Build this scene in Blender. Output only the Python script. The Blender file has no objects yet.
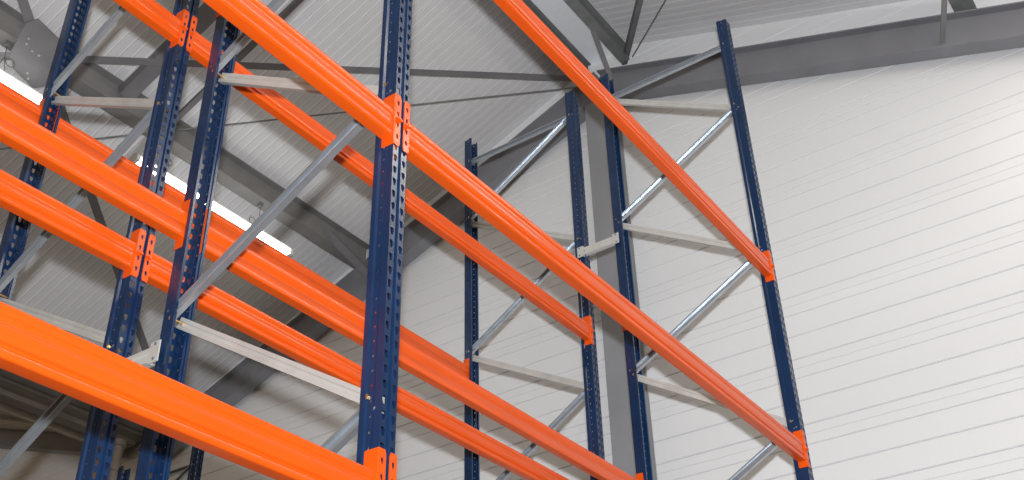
import bpy, math, random
from mathutils import Vector, Matrix
random.seed(4)
S = bpy.context.scene
COL = S.collection
FL = -6.83            # floor height (camera-relative world, metres)
BAY = 3.659
DEP = 1.10
GAP = 0.26
XW = 6.10             # inner face of the gable wall

# ------------------------------------------------------------------ materials
def nt(name):
    m = bpy.data.materials.new(name); m.use_nodes = True
    t = m.node_tree; b = t.nodes['Principled BSDF']
    return m, t, b
def mat(name, col, rough=.5, metal=0., noise=.08, scale=6., spec=.5, bump=0., bscale=60., coat=0., stretch=(1, 1, 1)):
    m, t, b = nt(name)
    tc = t.nodes.new('ShaderNodeTexCoord'); mp = t.nodes.new('ShaderNodeMapping')
    mp.inputs['Scale'].default_value = stretch
    t.links.new(tc.outputs['Object'], mp.inputs['Vector'])
    n = t.nodes.new('ShaderNodeTexNoise'); n.inputs['Scale'].default_value = scale; n.inputs['Detail'].default_value = 5
    t.links.new(mp.outputs['Vector'], n.inputs['Vector'])
    r = t.nodes.new('ShaderNodeValToRGB')
    r.color_ramp.elements[0].position = .3; r.color_ramp.elements[1].position = .7
    r.color_ramp.elements[0].color = tuple(c * (1 - noise) for c in col) + (1,)
    r.color_ramp.elements[1].color = tuple(min(1, c * (1 + noise)) for c in col) + (1,)
    t.links.new(n.outputs['Fac'], r.inputs['Fac']); t.links.new(r.outputs['Color'], b.inputs['Base Color'])
    b.inputs['Roughness'].default_value = rough; b.inputs['Metallic'].default_value = metal
    b.inputs['Specular IOR Level'].default_value = spec
    b.inputs['Coat Weight'].default_value = coat
    b.inputs['Coat Roughness'].default_value = .13
    if bump:
        n2 = t.nodes.new('ShaderNodeTexNoise'); n2.inputs['Scale'].default_value = bscale
        t.links.new(mp.outputs['Vector'], n2.inputs['Vector'])
        bp = t.nodes.new('ShaderNodeBump'); bp.inputs['Strength'].default_value = bump; bp.inputs['Distance'].default_value = .002
        t.links.new(n2.outputs['Fac'], bp.inputs['Height']); t.links.new(bp.outputs['Normal'], b.inputs['Normal'])
    return m
M = {}
M['orange'] = mat('orange_enamel', (.70, .086, .004), .36, noise=.04, scale=3, bump=.03, bscale=20, spec=.2, coat=.28)
M['blue'] = mat('navy_enamel', (.006, .024, .072), .24, noise=.15, scale=9, bump=.08, bscale=18, coat=.2, spec=.4)
M['galv'] = mat('galvanised_steel', (.46, .50, .54), .34, .75, noise=.08, scale=14)
M['galv_pale'] = mat('pale_galvanised_steel', (.60, .60, .57), .45, .35, noise=.06, scale=12)
M['zinc'] = mat('yellow_zinc_bolt', (.62, .42, .16), .35, .8)
M['rib_galv'] = mat('galvanised_purlin', (.20, .215, .21), .5, .3, noise=.15, scale=8)
M['steel'] = mat('grey_painted_steel', (.205, .208, .228), .5, 0, noise=.08, scale=3, bump=.1, bscale=10)
M['steel_col'] = mat('grey_painted_column', (.27, .275, .29), .5, 0, noise=.08, scale=2)
M['steel_dark'] = mat('dark_grey_bracing_steel', (.15, .148, .155), .55, 0, noise=.1, scale=5)
M['purlin_edge'] = mat('grey_beam_steel', (.21, .205, .20), .5, .1, noise=.12, scale=5)
M['deck'] = mat('off_white_roof_sheet', (.62, .62, .63), .5, 0, noise=.03, scale=.7)
M['deck_groove_shade'] = mat('roof_sheet_groove_shade', (.56, .56, .57), .6, 0, noise=.03)  # same sheet, darker on one groove flank: shade put into the colour
M['deck_rib_highlight'] = mat('roof_sheet_rib_highlight', (.74, .74, .75), .5, 0, noise=.03)  # same sheet, lighter on one rib flank: painted highlight
M['wall'] = mat('white_wall_sheet', (.80, .81, .82), .42, 0, noise=.03, scale=.6, stretch=(1, .25, 1))
M['wall_seam_shade'] = mat('wall_sheet_seam_shade', (.60, .62, .66), .5, 0, noise=.03)  # darker lower flank of each wall groove, shading painted in to strengthen the line
M['panel'] = mat('smooth_ridge_sheet', (.84, .87, .90), .4, 0, noise=.03)
M['pipe'] = mat('grey_plastic_pipe', (.30, .27, .24), .4, 0, noise=.06)
M['gutter'] = mat('galvanised_gutter', (.20, .185, .165), .5, .2, noise=.2, scale=4, stretch=(.4, 3, 1))
M['gutter_lip'] = mat('pale_gutter_edge', (.42, .39, .33), .5, 0, noise=.1)
M['concrete'] = mat('concrete_floor', (.17, .155, .14), .6, 0, noise=.12, scale=1.5)
M['fix'] = mat('white_light_housing', (.7, .7, .68), .4)
M['black'] = mat('black_cable', (.09, .085, .08), .5)
def emis(name, col, s):
    m, t, b = nt(name)
    n = t.nodes.new('ShaderNodeTexNoise'); n.inputs['Scale'].default_value = 2.
    r = t.nodes.new('ShaderNodeValToRGB')
    r.color_ramp.elements[0].color = tuple(c * .95 for c in col) + (1,); r.color_ramp.elements[1].color = tuple(col) + (1,)
    t.links.new(n.outputs['Fac'], r.inputs['Fac']); t.links.new(r.outputs['Color'], b.inputs['Emission Color'])
    b.inputs['Emission Strength'].default_value = s; b.inputs['Base Color'].default_value = (.8, .8, .8, 1)
    return m
M['tube'] = emis('glowing_tube', (1, .97, .93), 9)

# ------------------------------------------------------------------ mesh helper
class MB:
    def __init__(s): s.v = []; s.f = []; s.m = []
    def face(s, pts, mi=0):
        i = len(s.v); s.v += [tuple(p) for p in pts]; s.f.append(tuple(range(i, i + len(pts)))); s.m.append(mi)
    def box(s, a, b, mi=0):
        x0, y0, z0 = a; x1, y1, z1 = b
        i = len(s.v)
        s.v += [(x0, y0, z0), (x1, y0, z0), (x1, y1, z0), (x0, y1, z0), (x0, y0, z1), (x1, y0, z1), (x1, y1, z1), (x0, y1, z1)]
        for q in ((0, 3, 2, 1), (4, 5, 6, 7), (0, 1, 5, 4), (1, 2, 6, 5), (2, 3, 7, 6), (3, 0, 4, 7)):
            s.f.append(tuple(i + k for k in q)); s.m.append(mi)
    def prism(s, prof, p0, p1, up=(0, 0, 1), caps=True, mi=0):
        """closed 2D outline (a = sideways, b = up) swept from p0 to p1"""
        p0 = Vector(p0); p1 = Vector(p1); d = (p1 - p0).normalized(); up = Vector(up)
        sd = d.cross(up).normalized(); u = sd.cross(d).normalized()
        n = len(prof); i = len(s.v)
        for P in (p0, p1): s.v += [tuple(P + sd * a + u * b) for a, b in prof]
        for k in range(n):
            l = (k + 1) % n
            s.f.append((i + k, i + l, i + n + l, i + n + k)); s.m.append(mi)
        if caps:
            s.f.append(tuple(i + k for k in range(n - 1, -1, -1))); s.m.append(mi)
            s.f.append(tuple(i + n + k for k in range(n))); s.m.append(mi)
    def tube(s, pts, r, n=10, mi=0):
        for a, b in zip(pts[:-1], pts[1:]):
            up = (0, 0, 1) if abs((Vector(b) - Vector(a)).normalized().z) < .9 else (1, 0, 0)
            s.prism([(r * math.cos(2 * math.pi * k / n), r * math.sin(2 * math.pi * k / n)) for k in range(n)], a, b, up, True, mi)
    def build(s, name, mats, parent=None, loc=None, smooth=False):
        if not isinstance(mats, (list, tuple)): mats = [mats]
        me = bpy.data.meshes.new(name); me.from_pydata(s.v, [], s.f)
        for m in mats: me.materials.append(m)
        me.polygons.foreach_set('material_index', s.m)
        if smooth: me.polygons.foreach_set('use_smooth', [True] * len(s.f))
        me.update()
        import bmesh
        bm = bmesh.new(); bm.from_mesh(me); bmesh.ops.remove_doubles(bm, verts=bm.verts, dist=1e-5)
        bmesh.ops.recalc_face_normals(bm, faces=bm.faces); bm.to_mesh(me); bm.free()
        o = bpy.data.objects.new(name, me); COL.objects.link(o)
        if loc: o.location = loc
        if parent: o.parent = parent
        return o
def outline(pts, t):
    """open polyline -> closed thin-walled outline, thickness t to the left"""
    P = [Vector(p) for p in pts]; out = []
    for i, p in enumerate(P):
        a = (P[i] - P[i - 1]).normalized() if i else None
        b = (P[i + 1] - P[i]).normalized() if i < len(P) - 1 else None
        na = Vector((-a.y, a.x)) if a else None; nb = Vector((-b.y, b.x)) if b else None
        n = na if nb is None else nb if na is None else (na + nb)
        if na is not None and nb is not None: n = n / max(.3, (1 + na.dot(nb)))
        out.append(p + n * t)
    return [tuple(p) for p in P] + [tuple(p) for p in reversed(out)]
def tag(o, label, cat, group=None, kind=None):
    if label: o['label'] = label
    if cat: o['category'] = cat
    if group: o['group'] = group
    if kind: o['kind'] = kind
    return o
def empty(name, loc, rz=0.):
    o = bpy.data.objects.new(name, None); o.empty_display_size = .2
    COL.objects.link(o); o.location = loc; o.rotation_euler = (0, 0, rz); return o
def copy_tree(o, parent=None):
    c = o.copy(); COL.objects.link(c)
    if parent: c.parent = parent
    for ch in list(o.children): copy_tree(ch, c)
    return c

# ------------------------------------------------------------------ perforated strips
HOLE_SLOT = [(-.42, .34), (0, .40), (.42, .34), (.42, 0.02), (.22, -.36), (0, -.40), (-.22, -.36), (-.42, .02)]   # keyhole, wide at the top
HOLE_ROUND = [(math.cos(a) * .5, math.sin(a) * .5) for a in [math.radians(135 - 45 * k) for k in range(8)]]
OUT8 = [(-.5, .5), (0, .5), (.5, .5), (.5, 0), (.5, -.5), (0, -.5), (-.5, -.5), (-.5, 0)]
def perforated(mb, P0, P1, z0, n, hole, hw, hh, pitch=.05, zax=Vector((0, 0, 1)), every=1):
    P0 = Vector(P0); P1 = Vector(P1); mid = (P0 + P1) / 2; d = (P1 - P0); w = d.length; d.normalize()
    for k in range(n):
        c = mid + zax * (z0 + (k + .5) * pitch)
        o = [c + d * (a * w) + zax * (b * pitch) for a, b in OUT8]
        if k % every: 
            mb.face([o[0], o[1], o[2], o[3], o[4], o[5], o[6], o[7]]); continue
        i = [c + d * (a * hw) + zax * (b * hh) for a, b in hole]
        for q in range(8):
            r = (q + 1) % 8
            mb.face([o[q], o[r], i[r], i[q]])

def solidify(o, t, off=1.):
    md = o.modifiers.new('thickness', 'SOLIDIFY'); md.thickness = t; md.offset = off; md.use_even_offset = False
    return o

_up_mesh = {}
def upright(name, height, parent, x, y, flip, top_cut=True):
    """omega post: slotted front face towards -Y (or +Y when flip)"""
    n = int(round(height / .05))
    key = n
    if key not in _up_mesh:
        mb = MB(); H = n * .05
        half = [(0, .009), (.005, .009), (.009, 0), (.037, 0), (.037, .048), (.045, .054), (.045, .071), (.036, .071), (.036, .066)]
        for sx in (1, -1):
            for i in range(len(half) - 1):
                a = Vector((half[i][0] * sx, half[i][1], 0)); b = Vector((half[i + 1][0] * sx, half[i + 1][1], 0))
                if i == 2: perforated(mb, a, b, 0, n, HOLE_SLOT, .0195, .036)
                elif i == 3:
                    m0 = Vector((.037 * sx, .026, 0))
                    mb.face([a, m0, m0 + Vector((0, 0, H)), a + Vector((0, 0, H))])
                    perforated(mb, m0, b, 0, n, HOLE_ROUND, .009, .009)
                else:
                    mb.face([a, b, b + Vector((0, 0, H)), a + Vector((0, 0, H))])
        o = mb.build('upright', M['blue'], parent)
        _up_mesh[key] = o.data
    else:
        o = bpy.data.objects.new('upright', _up_mesh[key]); COL.objects.link(o); o.parent = parent
    o.location = (x, y, 0); o.rotation_euler = (0, 0, math.pi if flip else 0)
    solidify(o, .0022, 1.)
    return o

CH = outline([(-.0225 + .008, .024), (-.0225, .024), (-.0225, 0), (-.008, 0), (-.004, .004), (.004, .004), (.008, 0), (.0225, 0), (.0225, .024), (.0225 - .008, .024)], .0018)
def channel(name, p0, p1, parent, openface, m):
    """C-channel brace in the YZ plane; web towards +X when openface (open side to -X)"""
    mb = MB(); p0 = Vector(p0); p1 = Vector(p1)
    d = (p1 - p0).normalized(); up = Vector((-1, 0, 0)) if openface else Vector((1, 0, 0))
    mb.prism(CH, p0, p1, up)
    o = mb.build(name, m, parent)
    return o
def bolt(parent, y, z, x=-.0385):
    mb = MB()
    mb.prism([(.0085 * math.cos(math.pi / 3 * k), .0085 * math.sin(math.pi / 3 * k)) for k in range(6)], (x - .007, y, z), (x, y, z))
    mb.prism([(.0045 * math.cos(math.pi / 4 * k), .0045 * math.sin(math.pi / 4 * k)) for k in range(8)], (x, y, z), (-x, y, z))
    return mb.build('bolt', M['zinc'], parent)

def make_frame(x, y, label, mirror=False, H=7.65, ztop=None):
    root = empty('upright_frame', (x, y, FL)); tag(root, label, 'rack frame', 'blue upright frames of the pallet racking')
    ya, yb = (0, DEP) if not mirror else (DEP, 0)
    yn_a = .05 if not mirror else DEP - .05
    yn_b = DEP - .05 if not mirror else .05
    upright('upright', H, root, 0, 0, False); upright('upright', H, root, 0, DEP, True)
    for yy, s in ((0, 1), (DEP, -1)):
        mb = MB(); mb.box((-.07, yy - .03 if s > 0 else yy - .11, 0), (.07, yy + .11 if s > 0 else yy + .03, .006))
        mb.build('foot_plate', M['blue'], root)
    zt = H - .235
    h = channel('horizontal_brace', (.0, .03, zt), (.0, DEP - .03, zt), root, True, M['galv']); bolt(h, .05, zt); bolt(h, DEP - .05, zt)
    e = lambda k: H - .82 - 1.2296 * k
    f = lambda k: H - .205 - 1.2296 * k
    sgn = 1 if not mirror else -1
    k = 0
    while True:
        za, zb = e(k), f(k)
        if za < .2: break
        def ext(y0, z0, y1, z1):
            v = Vector((0, y1 - y0, z1 - z0)).normalized() * .025
            return (y0 - v.y, z0 - v.z), (y1 + v.y, z1 + v.z)
        a, b = ext(yn_a, za, yn_b, zb if k else zb - .03)
        d1 = channel('diagonal_brace', (-.0135 if mirror else .013, *a), (-.0135 if mirror else .013, *b), root, mirror, M['galv' if mirror else 'galv_pale']); bolt(d1, yn_a, za)
        if f(k + 1) > .15:
            a, b = ext(yn_a, za - .035, yn_b, f(k + 1) + .035)
            d2 = channel('diagonal_brace', (.013 if mirror else -.0135, *a), (.013 if mirror else -.0135, *b), root, not mirror, M['galv_pale' if mirror else 'galv']); bolt(d2, yn_b, f(k + 1))
        k += 1
    # bottom horizontal
    return root

make_frame(0, 0, 'nearest tall blue slotted rack frame, its front post crossing the middle of the picture')
make_frame(0, DEP + GAP, 'blue rack frame at far left, back to back behind the nearest frame', mirror=True)
make_frame(BAY, 0, 'far right blue rack frame with zigzag braces standing clear against the white wall')
make_frame(BAY, DEP + GAP, 'blue rack frame left of the grey wall column at the far end', mirror=True)
make_frame(BAY, 5.40, 'shorter dark blue rack frame standing alone far behind at lower left', mirror=True, H=5.70)

# ------------------------------------------------------------------ beams
bh = .118; bt = .05
BP = [(.0, .0), (.0, .0)]
# section, y from the face backwards, z downwards from the top
def _groove(za, zb, d, n=4):
    """rounded rolled step between za and zb, d deep"""
    out = []
    w = d * 1.5
    for k in range(n + 1):
        q = k / n; out.append((d * (1 - math.cos(q * math.pi)) / 2, za - w * q))
    for k in range(n + 1):
        q = k / n; out.append((d * (1 + math.cos(q * math.pi)) / 2, zb + w * (1 - q)))
    return out
_arc = lambda cy_, cz_, r_, a0, a1, n=5: [(cy_ + r_ * math.cos(math.radians(a0 + (a1 - a0) * k / n)), cz_ + r_ * math.sin(math.radians(a0 + (a1 - a0) * k / n))) for k in range(n + 1)]
def _step(za, zb, d0, d1, n=6):
    return [(d0 + (d1 - d0) * (1 - math.cos(math.pi * k / n)) / 2, za + (zb - za) * k / n) for k in range(n + 1)]
_sec = (_arc(.006, -.006, .006, 90, 180, 7) + _step(-.024, -.029, 0, .0035, 6) + _step(-.044, -.049, .0035, .0, 6) + _step(-.082, -.089, 0, .009, 7)
        + [(.0105, -.094), (.0012, -.0985), (.0, -.1005)] + _arc(.007, -.111, .007, 180, 270, 8) + _arc(.045, -.113, .005, 270, 360)
        + [(.05, -.064), (.048, -.062), (.048, -.057), (.05, -.055)] + _arc(.045, -.005, .005, 0, 90))
_sec = [p for i, p in enumerate(_sec) if i == 0 or (abs(p[0] - _sec[i - 1][0]) + abs(p[1] - _sec[i - 1][1])) > 1e-5]
def make_connector(sign, parent, xface):
    """sign=-1: at the beam's left end, wrapping the post on its left; xface = local x of the post's side face"""
    c = MB(); hh = .225
    z0 = -.0675 - bh / 2 - .0475 + .0  # placed so that the bracket top is .07 above the beam top
    zb = .07 - hh
    xs = xface + (-sign) * .0015
    # side plate with chamfered free corners
    pts = [(-.005, zb), (.044, zb), (.056, zb + .012), (.056, .07 - .012), (.044, .07), (-.005, .07)]
    for dx in (0,):
        c.face([(xs, p[0], p[1]) for p in pts])
    # front plate with slots
    xa = xs; xb = xs + sign * .031
    w = abs(xb - xa)
    perforated(c, (xa, -.005, 0), (xb, -.005, 0), zb + .0125, 4, HOLE_SLOT, .014, .028)
    z1 = zb + .0125; z2 = z1 + .2
    def capz(za, zc, up):
        xm = (xa + xb) / 2
        c.face([(xa, -.005, za), (xm, -.005, za), (xb, -.005, za), (xb - sign * .005, -.005, zc), (xa, -.005, zc)])
    capz(z1, zb, False); capz(z2, .07, True)
    o = c.build('end_connector', M['orange'], parent); solidify(o, .0035, 0.)
    t = MB(); xm = (xa + xb) / 2
    t.prism([(-.006, -.004), (.006, -.004), (.006, .004), (-.006, .004)], (xm - .012, -.012, -.045), (xm + .014 * sign * 1, -.012, -.045))
    t.box((xm - .005, -.02, -.051), (xm + .005, -.005, -.041))
    t.build('locking_tab', M['orange'], o)
    # weld studs
    return o
def make_beam():
    root = empty('load_beam', (0, 0, 0))
    L = BAY; x0 = .037 + .0015; x1 = L - x0
    mb = MB()
    n = len(_sec); i = len(mb.v)
    for X in (x0 + .002, x1 - .002): mb.v += [(X, y, z) for y, z in _sec]
    for k in range(n):
        l = (k + 1) % n; mb.f.append((k, l, n + l, n + k)); mb.m.append(0)
    mb.build('box_profile', M['orange'], root, smooth=True)
    make_connector(-1, root, .037 + .001); make_connector(1, root, L - .037 - .001)
    return root
proto = make_beam(); used = [False]
def place_beam(x, y, z, back, label):
    """back: beam on the far (+Y) face of the posts"""
    o = proto if not used[0] else copy_tree(proto); used[0] = True
    if back: o.rotation_euler = (0, 0, math.pi); o.location = (x + BAY, y, z)
    else: o.rotation_euler = (0, 0, 0); o.location = (x, y, z)
    tag(o, label, 'rack beam', 'orange pallet rack beams')
    return o
T1, T2, T3 = -1.343, -2.597, -3.930
place_beam(0, 0, T1, False, 'topmost orange beam entering at top centre and ending high on the far right blue post')
place_beam(0, 0, T2, False, 'orange beam running from the nearest blue post to the far right post at lower right')
place_beam(-BAY, 0, T2, False, 'orange beam from the top edge down to the left side of the nearest blue post')
place_beam(-BAY, 0, T3, False, 'broad bright orange beam across the lower left corner, closest to the viewer')
place_beam(0, 0, T3, False, 'orange beam whose end bracket shows at the bottom of the nearest blue post, right side')
place_beam(0, DEP, T1, True, 'upper rear orange beam mostly hidden under the long beam leaving the nearest post')
place_beam(-BAY, DEP, T1, True, 'orange beam just peeking in at top left, ending at the second post')
place_beam(0, DEP, T2, True, 'lower rear orange beam from second post passing behind nearest post to the bottom edge near the wall column')
place_beam(-BAY, DEP, T2, True, 'glossy orange beam from the left edge ending on the second blue post with its bracket side on')
yb_ = DEP + GAP
T1b, T2b = -1.355, -2.615
place_beam(0, yb_, T1b, False, 'orange beam of the back rack ending left of the grey wall column')
place_beam(-BAY, yb_, T1b, False, 'orange beam of the back rack entering at the top left edge')
place_beam(0, yb_, T2b, False, 'lower orange beam of the back rack from the double bracket down to bottom centre')
place_beam(-BAY, yb_, T2b, False, 'lower orange beam of the back rack at the left edge, ending in a double bracket')
place_beam(0, yb_ + DEP, T1b, True, 'rearmost orange beam right under the glowing tube lights')
place_beam(-BAY, yb_ + DEP, T1b, True, 'rearmost orange beam at the left edge, ending at the leftmost post')

# row spacers
def spacer(x, z, label):
    root = empty('row_spacer', (x, DEP, z)); tag(root, label, 'spacer bracket', 'pale row spacers between the back to back racks')
    mb = MB()
    sec = outline([(-.018, .034), (-.018, -.034), (-.0, -.030), (-.0, .030)], .0)
    C = outline([(.020, .03), (-.014, .03), (-.014, .012), (-.008, .008), (-.008, -.008), (-.014, -.012), (-.014, -.03), (.020, -.03)], .003)
    mb.prism(C, (-.046, .012, 0), (-.046, GAP - .012, 0))
    mb.build('spacer_profile', M['galv_pale'], root)
    for yy, s in ((0, -1), (GAP, 1)):
        p = MB()
        p.box((-.066, yy + min(0, s * .045), -.043), (-.0605, yy + max(0, s * .045) , .043))
        p.box((-.066, yy - (.006 if s > 0 else 0), -.043), (-.048, yy + (0 if s > 0 else .006), .043))
        p.build('end_plate', M['galv_pale'], root)
        for dz in (-.03, .03):
            bb = MB(); bb.prism([(.006 * math.cos(math.pi / 3 * k), .006 * math.sin(math.pi / 3 * k)) for k in range(6)], (-.071, yy + s * .025, dz), (-.066, yy + s * .025, dz))
            bb.build('bolt', M['steel_dark'], root)
    return root
spacer(0, -3.215, 'pale metal row spacer bracket between the two left blue posts')
spacer(BAY, -.755, 'pale metal row spacer bracket crossing in front of the grey wall column')

# ------------------------------------------------------------------ the building
RR = lambda y: 2.86 + .375 * y      # underside of roof, right slope
RL = lambda y: 4.56 - .39 * y       # left slope
YA = (4.56 - 2.86) / .765
YV = 9.55                           # valley
# gable wall : seams repeat every 0.6 m, each third of the wall trimmed along its roof plane
def wall():
    import bmesh
    seams = []
    k = int(math.floor((FL) / .6)) - 1
    while k * .6 < 9:
        for off, w, d in ((.03, .016, .010), (.235, .013, .007), (.320, .007, .004), (.412, .016, .010)):
            z = k * .6 + off
            if z > FL + .05: seams.append((z, w, d))
        k += 1
    out = MB(); X = XW
    for y0, y1, top in ((-9., YA, lambda y: RR(y) + .01), (YA, YV, lambda y: RL(y) + .01), (YV, 30., lambda y: RL(YV) + .35 * (y - YV) + .02)):
        mb = MB(); z = FL
        for zc, w, d in seams:
            if zc > 8.9: break
            mb.face([(X, y0, z), (X, y1, z), (X, y1, zc - w), (X, y0, zc - w)])
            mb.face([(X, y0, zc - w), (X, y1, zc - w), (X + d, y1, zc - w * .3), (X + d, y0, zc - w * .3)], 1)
            mb.face([(X + d, y0, zc - w * .3), (X + d, y1, zc - w * .3), (X, y1, zc), (X, y0, zc)], 0)
            z = zc
        me = bpy.data.meshes.new('tmp'); me.from_pydata(mb.v, [], mb.f); me.polygons.foreach_set('material_index', mb.m) if False else None
        bm = bmesh.new(); bm.from_mesh(me); bm.faces.ensure_lookup_table()
        for i, fc in enumerate(bm.faces): fc.material_index = mb.m[i]
        bmesh.ops.bisect_plane(bm, geom=bm.verts[:] + bm.edges[:] + bm.faces[:], plane_co=(0, y0, top(y0)), plane_no=(0, top(y0) - top(y0 + 1), 1), clear_outer=True)
        for fc in bm.faces: out.face([v.co[:] for v in fc.verts], fc.material_index)
        bm.free(); bpy.data.meshes.remove(me)
    o = out.build('wall_end', [M['wall'], M['wall_seam_shade']])
    o['kind'] = 'structure'; return o
wall()
mb = MB(); mb.box((-10, -9, FL - .2), (XW, 30, FL)); mb.build('floor', M['concrete'])['kind'] = 'structure'
def deck(name, ya, yb, fz, x0=-9., x1=XW):
    mb = MB(); x = x1; nrm = -1
    P = lambda X, Y, dz: (X, Y, fz(Y) + dz)
    while x > x0:
        a, b, c, d, e = x, x - .068, x - .076, x - .088, x - .1
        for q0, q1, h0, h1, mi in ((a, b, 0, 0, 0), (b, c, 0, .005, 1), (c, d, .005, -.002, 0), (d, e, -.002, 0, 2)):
            mb.face([P(q0, ya, h0), P(q1, ya, h1), P(q1, yb, h1), P(q0, yb, h0)], mi)
        x -= .1
    mb.face([(x0, ya, fz(ya) + .12), (x1 + .2, ya, fz(ya) + .12), (x1 + .2, yb, fz(yb) + .12), (x0, yb, fz(yb) + .12)])
    o = mb.build(name, [M['deck'], M['deck_groove_shade'], M['deck_rib_highlight']]); o['kind'] = 'structure'; return o
deck('ceiling', YA, YV, RL)
deck('ceiling_right', -9., YA, RR)
deck('ceiling_left', YV, 30., lambda y: RL(YV) + .35 * (y - YV))
mb = MB(); zr = 3.60
mb.box((-9, 1.99, zr - .03), (XW, 2.62, zr - .01)); o = mb.build('trim_1', M['panel']); o['kind'] = 'structure'

def ibeam(h, w, tf=.012, tw=.008):
    """centred I outline, top at 0"""
    return [(-w / 2, 0), (w / 2, 0), (w / 2, -tf), (tw / 2, -tf), (tw / 2, -h + tf), (w / 2, -h + tf), (w / 2, -h), (-w / 2, -h), (-w / 2, -h + tf), (-tw / 2, -h + tf), (-tw / 2, -tf), (-w / 2, -tf)]
def purlin(y, ztop, h, w, label, m, x0=-8.8, x1=5.98, m2=None):
    root = empty('roof_purlin', (0, y, ztop)); tag(root, label, 'roof purlin', 'steel roof purlins')
    mb = MB(); mb.prism(ibeam(h, w), (x0, 0, 0), (x1, 0, 0)); mb.build('beam_section', m, root)
    return root
purlin(5.75, 2.255, .30, .18, 'long dark grey steel purlin above the tube lights', M['purlin_edge'])
purlin(2.402, 3.32, .20, .085, 'dark steel ridge purlin beside the smooth ridge strip, behind the topmost orange beam', M['rib_galv'], x1=5.83)
purlin(1.93, 3.32, .20, .11, 'greenish grey ridge purlin ending above the grey wall column, right of the ridge strip', M['rib_galv'], x1=5.83)
purlin(-1.42, 2.18, .22, .18, 'steel purlin just touching the top edge at upper right', M['rib_galv'])
purlin(9.2, 1.04, .29, .18, 'dark purlin along the roof valley at lower left', M['purlin_edge'])

# rafters on the gable
def rafter(pts, depth, label, name='gable_rafter', m='steel'):
    o = MB(); w = .17
    root = empty(name, (5.935, pts[0][0], pts[0][1])); tag(root, label, 'roof rafter')
    p0 = Vector((0, 0, 0)); p1 = Vector((0, pts[1][0] - pts[0][0], pts[1][1] - pts[0][1]))
    c = math.cos(math.atan2(p1.z, abs(p1.y)))
    o.prism(ibeam(depth * c, w, .014, .009), p0, p1); o.build('beam_section', M[m], root)
    return root
YR = 2.324
rafter([(YR - .02, 2.385 + .355 * YR), (-8.8, 2.385 - .355 * 8.8)], .385, 'grey steel gable rafter running right from the ridge across the top of the white wall')
rafter([(YR + .02, 4.07 - .37 * YR), (9.45, 4.07 - .37 * 9.45)], .385, 'dark grey gable rafter sloping down left from the ridge behind the racks')
rafter([(9.75, .84), (16.8, .84 + .31 * 7.05)], .28, 'grey rafter of the neighbouring roof at the lower left edge', m='steel_col')
# gable column : H section
root = empty('gable_column', (5.94, YR, FL)); tag(root, 'tall grey steel column against the white wall between two far blue posts', 'column')
mb = MB(); hz = 2.74 - FL
mb.box((-.14, -.14, 0), (-.127, .14, hz)); mb.box((.127, -.14, 0), (.14, .14, hz)); mb.box((-.127, -.005, 0), (.127, .005, hz))
mb.build('column_section', M['steel_col'], root)
mb = MB(); mb.box((-.145, -.16, hz - .002), (.145, .16, hz + .02)); mb.box((-.15, -.2, 0), (.15, .2, .02)); mb.build('end_plate', M['steel'], root)

# knee braces / roof bracing
def bar(name, pts, w, t, label, m, group=None, cat='roof brace', round_=False):
    root = empty(name, pts[0]); tag(root, label, cat, group)
    mb = MB(); p0 = Vector((0, 0, 0)); p1 = Vector(pts[1]) - Vector(pts[0])
    if round_: mb.tube([p0, p1], w / 2, 8)
    else:
        L_ = outline([(-w / 2, 0), (w / 2, 0), (w / 2, w * .8)], t)
        mb.prism(L_, p0, p1, (0, .36, 1))
    mb.build('angle_bar' if not round_ else 'rod', m, root)
    return root
pa = lambda x, y, a=4.05: (x, y, a - .383 * y)
sA = lambda x: 5.75 - (x - 1.25) * .727
bar('roof_brace', [pa(5.86, sA(5.86)), pa(-3.0, sA(-3.0))], .075, .008, 'long thin grey bracing bar crossing the ceiling from top left to the column head', M['steel_dark'])
sB = lambda x: 5.50 + (x - 1.26) * .710
bar('roof_brace', [pa(5.0, sB(5.0)), pa(-2.5, sB(-2.5))], .085, .008, 'dark grey bracing bar dropping from the gusset plate behind the left racks', M['steel_dark'])
bar('tie_rod', [pa(5.80, 2.52, 4.0), pa(1.55, 6.75, 4.0)], .018, .0, 'thin round tie rod rising to the column head across the ceiling', M['steel_dark'], round_=True)
bar('roof_strut', [pa(2.89, 5.62, 4.25), pa(2.87, 2.50, 4.35)], .055, .008, 'narrow grey roof strut between two purlins seen behind the second post', M['steel_dark'])
bar('roof_strut', [pa(2.345, 5.66, 4.25), pa(2.343, 2.50, 4.35)], .15, .01, 'broad dark roof strut between two purlins left of the double row of posts', M['steel_dark'])
rb = lambda x, y, a=2.45: (x, y, a + .375 * y)
bar('roof_brace', [rb(5.95, 2.0), rb(1.5, -1.3)], .06, .008, 'grey bracing bar dropping from the top edge to the ridge purlin end', M['steel_dark'])
bar('tie_rod', [rb(5.83, 1.84), rb(2.6, -1.4)], .014, 0, 'thin tie rod beside the bracing bar right of the ridge at the top edge', M['steel_dark'], round_=True)
bar('knee_brace', [(5.22, 1.97, 3.12), (5.93, 2.12, 2.80)], .055, .007, 'short knee brace from the greenish ridge purlin down to the rafter', M['steel_dark'], cat='knee brace')
bar('knee_brace', [(5.45, -1.40, 2.0), (5.90, -1.16, 1.68)], .055, .007, 'short knee brace meeting the right rafter at the top edge', M['steel_dark'], cat='knee brace')
bar('knee_brace', [(5.25, 5.66, 2.02), (5.86, 5.50, 1.66)], .09, .008, 'knee brace from the long purlin end down to the left rafter', M['steel_dark'], cat='knee brace')
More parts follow.
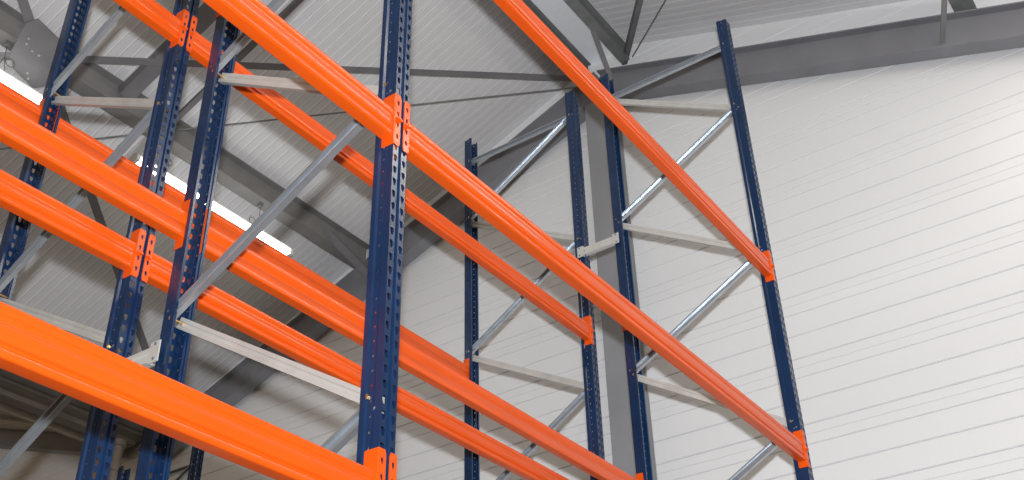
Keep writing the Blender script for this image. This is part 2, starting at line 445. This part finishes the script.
# gusset plate with bolts
root = empty('gusset_plate', (1.35, 5.57, 4.03 - .383 * 5.57)); tag(root, 'large grey gusset plate with bolts where bracing bars meet at top left', 'gusset plate')
mb = MB()
poly = [(1.19, 5.74), (1.10, 5.42), (1.15, 5.33), (1.42, 5.38), (1.52, 5.50), (1.64, 5.80), (1.56, 5.90), (1.30, 5.84)]
for dz in (0, .012): mb.face([(x - 1.35, y - 5.57, -.383 * (y - 5.57) + dz) for x, y in poly])
n = len(poly)
for k in range(n):
    a = poly[k]; b = poly[(k + 1) % n]
    mb.face([(a[0] - 1.35, a[1] - 5.57, -.383 * (a[1] - 5.57)), (b[0] - 1.35, b[1] - 5.57, -.383 * (b[1] - 5.57)), (b[0] - 1.35, b[1] - 5.57, -.383 * (b[1] - 5.57) + .012), (a[0] - 1.35, a[1] - 5.57, -.383 * (a[1] - 5.57) + .012)])
mb.build('plate', M['steel_dark'], root)
for bx, by in ((1.21, 5.52), (1.23, 5.57), (1.31, 5.60), (1.38, 5.60), (1.42, 5.80), (1.46, 5.84)):
    b = MB(); px, py = bx - 1.35, by - 5.57; pz = -.383 * py
    b.prism([(.011 * math.cos(math.pi / 3 * k), .011 * math.sin(math.pi / 3 * k)) for k in range(6)], (px, py, pz - .012), (px, py, pz), (1, 0, 0))
    b.build('bolt', M['galv_pale'], root)

# valley gutter, downpipe
root = empty('valley_gutter', (0, 9.55, .62)); tag(root, 'grey folded valley gutter running along the lower left edge under the roof', 'gutter')
G = outline([(-.30, .34), (-.26, .34), (-.22, .10), (-.10, .06), (-.09, 0), (.09, 0), (.10, .06), (.22, .10), (.26, .34), (.30, .34)], .004)
mb = MB(); mb.prism(G, (-8.8, 0, 0), (5.84, 0, 0)); mb.build('gutter_trough', M['gutter'], root)
mb = MB(); mb.box((-8.8, .22, -.03), (5.84, .27, .10)); mb.build('edge_strip', M['gutter_lip'], root)
root = empty('downpipe', (5.62, 9.5, FL)); tag(root, 'round grey downpipe hanging from the valley gutter behind the two left posts', 'pipe')
mb = MB(); mb.tube([(0, 0, 0), (0, 0, .56 - FL)], .075, 20); mb.build('pipe', M['pipe'], root)
mb = MB(); mb.tube([(0, 0, .20 - FL), (0, 0, .32 - FL)], .09, 20); mb.build('pipe_collar', M['pipe'], root)
mb = MB(); mb.tube([(0, 0, .54 - FL), (0, 0, .617 - FL)], .10, 20); mb.build('outlet', M['pipe'], root)

# ------------------------------------------------------------------ tube lights hung under the purlin
def light_fixture(x0, x1, label):
    root = empty('tube_light', ((x0 + x1) / 2, 5.75, 1.53)); tag(root, label, 'tube light', 'row of glowing tube lights under the purlin')
    h = (x1 - x0) / 2 - .01
    mb = MB(); mb.prism([(-.035, .075), (.035, .075), (.045, .02), (-.045, .02)], (-h, 0, 0), (h, 0, 0)); mb.build('housing', M['fix'], root)
    mb = MB(); mb.prism([(-.075, .02), (.075, .02), (.07, -.012), (.045, -.03), (-.045, -.03), (-.07, -.012)], (-h + .02, 0, 0), (h - .02, 0, 0)); mb.build('diffuser', M['tube'], root)
    for s in (-1, 1):
        mb = MB(); mb.box((s * h - .02, -.078, -.033), (s * h + .02, .078, .03)); mb.build('end_cap', M['fix'], root)
    return root
light_fixture(2.62, 4.73, 'glowing tube light behind the two left blue posts, ending behind the long silver brace')
light_fixture(-.5, 1.60, 'glowing tube light at the left picture edge by the leftmost post')
def hanger(x, label):
    root = empty('light_hanger', (x, 5.75, 1.955)); tag(root, label, 'hanger', 'wire hangers holding the tube lights')
    mb = MB(); mb.box((-.025, -.02, -.05), (.025, .02, 0)); mb.build('clamp', M['steel_dark'], root)
    mb = MB(); mb.tube([(0, 0, -.05), (.01, .0, -.17), (-.03, 0, -.345)], .0035, 6); mb.tube([(.01, 0, -.17), (.05, 0, -.345)], .0035, 6); mb.build('wire', M['black'], root)
    for dx, dz in ((.07, -.20), (-.08, -.28)):
        mb = MB(); pts = [(dx + .045 * math.cos(a), .0, dz + .045 * math.sin(a)) for a in [2 * math.pi * k / 16 for k in range(17)]]
        mb.tube(pts, .0035, 6); mb.build('cable_loop', M['black'], root)
for x, l in ((4.26, 'wire hanger with coiled cable holding the farthest tube light, beside the long silver brace'), (2.95, 'wire hanger with coiled cable between the two left blue posts'), (1.15, 'wire hanger with coiled cable at the left edge below the gusset plate')): hanger(x, l)

# ------------------------------------------------------------------ camera
f, cx, cy, cz, yaw, pitch, roll = 1090.72, -2.2215, -1.9604, -5.1061, .5954, .5895, -.0278
fw = Vector((math.cos(pitch) * math.cos(yaw), math.cos(pitch) * math.sin(yaw), math.sin(pitch)))
r = fw.cross(Vector((0, 0, 1))).normalized(); u = r.cross(fw)
r2 = r * math.cos(roll) + u * math.sin(roll); u2 = -r * math.sin(roll) + u * math.cos(roll)
cam = bpy.data.cameras.new('camera'); co = bpy.data.objects.new('camera', cam); COL.objects.link(co)
cam.sensor_width = 36; cam.lens = f * 36 / 1024; cam.clip_start = .05; cam.clip_end = 200
mm = Matrix((r2, u2, -fw)).transposed().to_4x4(); mm.translation = Vector((cx, cy, cz)); co.matrix_world = mm
S.camera = co

# ------------------------------------------------------------------ light: camera flash, hall lighting, daylight
fl = bpy.data.lights.new('camera_flash', 'SPOT'); fo = bpy.data.objects.new('camera_flash', fl); COL.objects.link(fo)
fl.energy = 3000; fl.use_nodes = True
_t = fl.node_tree; _e = _t.nodes['Emission']; _f = _t.nodes.new('ShaderNodeLightFalloff'); _f.inputs['Strength'].default_value = 1.; _f.inputs['Smooth'].default_value = 28.
_t.links.new(_f.outputs['Quadratic'], _e.inputs['Strength'])
fl.shadow_soft_size = .03; fl.color = (.92, .95, 1.0); fl.spot_size = math.radians(110); fl.spot_blend = .7
m2 = mm.copy(); m2.translation = Vector((cx, cy, cz)) + u2 * .165; fo.matrix_world = m2
def area(name, loc, size, energy, col, target, sy=None):
    l = bpy.data.lights.new(name, 'AREA'); l.energy = energy; l.color = col; l.size = size
    if sy: l.shape = 'RECTANGLE'; l.size_y = sy
    o = bpy.data.objects.new(name, l); COL.objects.link(o); o.location = loc
    o.rotation_euler = (Vector(target) - Vector(loc)).to_track_quat('-Z', 'Y').to_euler(); return o
# long row of lamps over the open aisle: gives the streaks along the glossy beams
area('aisle_lamp_row', (-1.2, -3.4, 1.3), 15, 270, (1, .93, .82), (-1.2, .2, -3.2), .22)
sp = bpy.data.lights.new('wall_glow_helper', 'SPOT'); so = bpy.data.objects.new('wall_glow_helper', sp); COL.objects.link(so)  # added spot, stands in for hall lights reflected as a bright wall patch
sp.energy = 35; sp.color = (1, .93, .82); sp.spot_size = math.radians(26); sp.spot_blend = 1; sp.shadow_soft_size = .2
so.location = (3.2, -3.6, .2); so.rotation_euler = (Vector((6.1, -1.75, .45)) - so.location).to_track_quat('-Z', 'Y').to_euler()
W = bpy.data.worlds.new('hall'); S.world = W; W.use_nodes = True
t = W.node_tree; bg = t.nodes['Background']
tc = t.nodes.new('ShaderNodeTexCoord'); sx = t.nodes.new('ShaderNodeSeparateXYZ'); rp = t.nodes.new('ShaderNodeValToRGB'); ma = t.nodes.new('ShaderNodeMath')
ma.operation = 'MULTIPLY_ADD'; ma.inputs[1].default_value = .5; ma.inputs[2].default_value = .5
t.links.new(tc.outputs['Generated'], sx.inputs[0]); t.links.new(sx.outputs['Y'], ma.inputs[0]); t.links.new(ma.outputs[0], rp.inputs['Fac']); t.links.new(rp.outputs['Color'], bg.inputs['Color'])
# the open aisle side of the hall (-Y) is lit by windows, the depth behind the racks is dim and warm
rp.color_ramp.elements[0].position = .1; rp.color_ramp.elements[0].color = (1.0, .76, .52, 1)
rp.color_ramp.elements[1].position = .8; rp.color_ramp.elements[1].color = (.42, .28, .16, 1)
bg.inputs['Strength'].default_value = .47
S.view_settings.view_transform = 'Standard'; S.view_settings.look = 'None'
S.cycles.max_bounces = 6
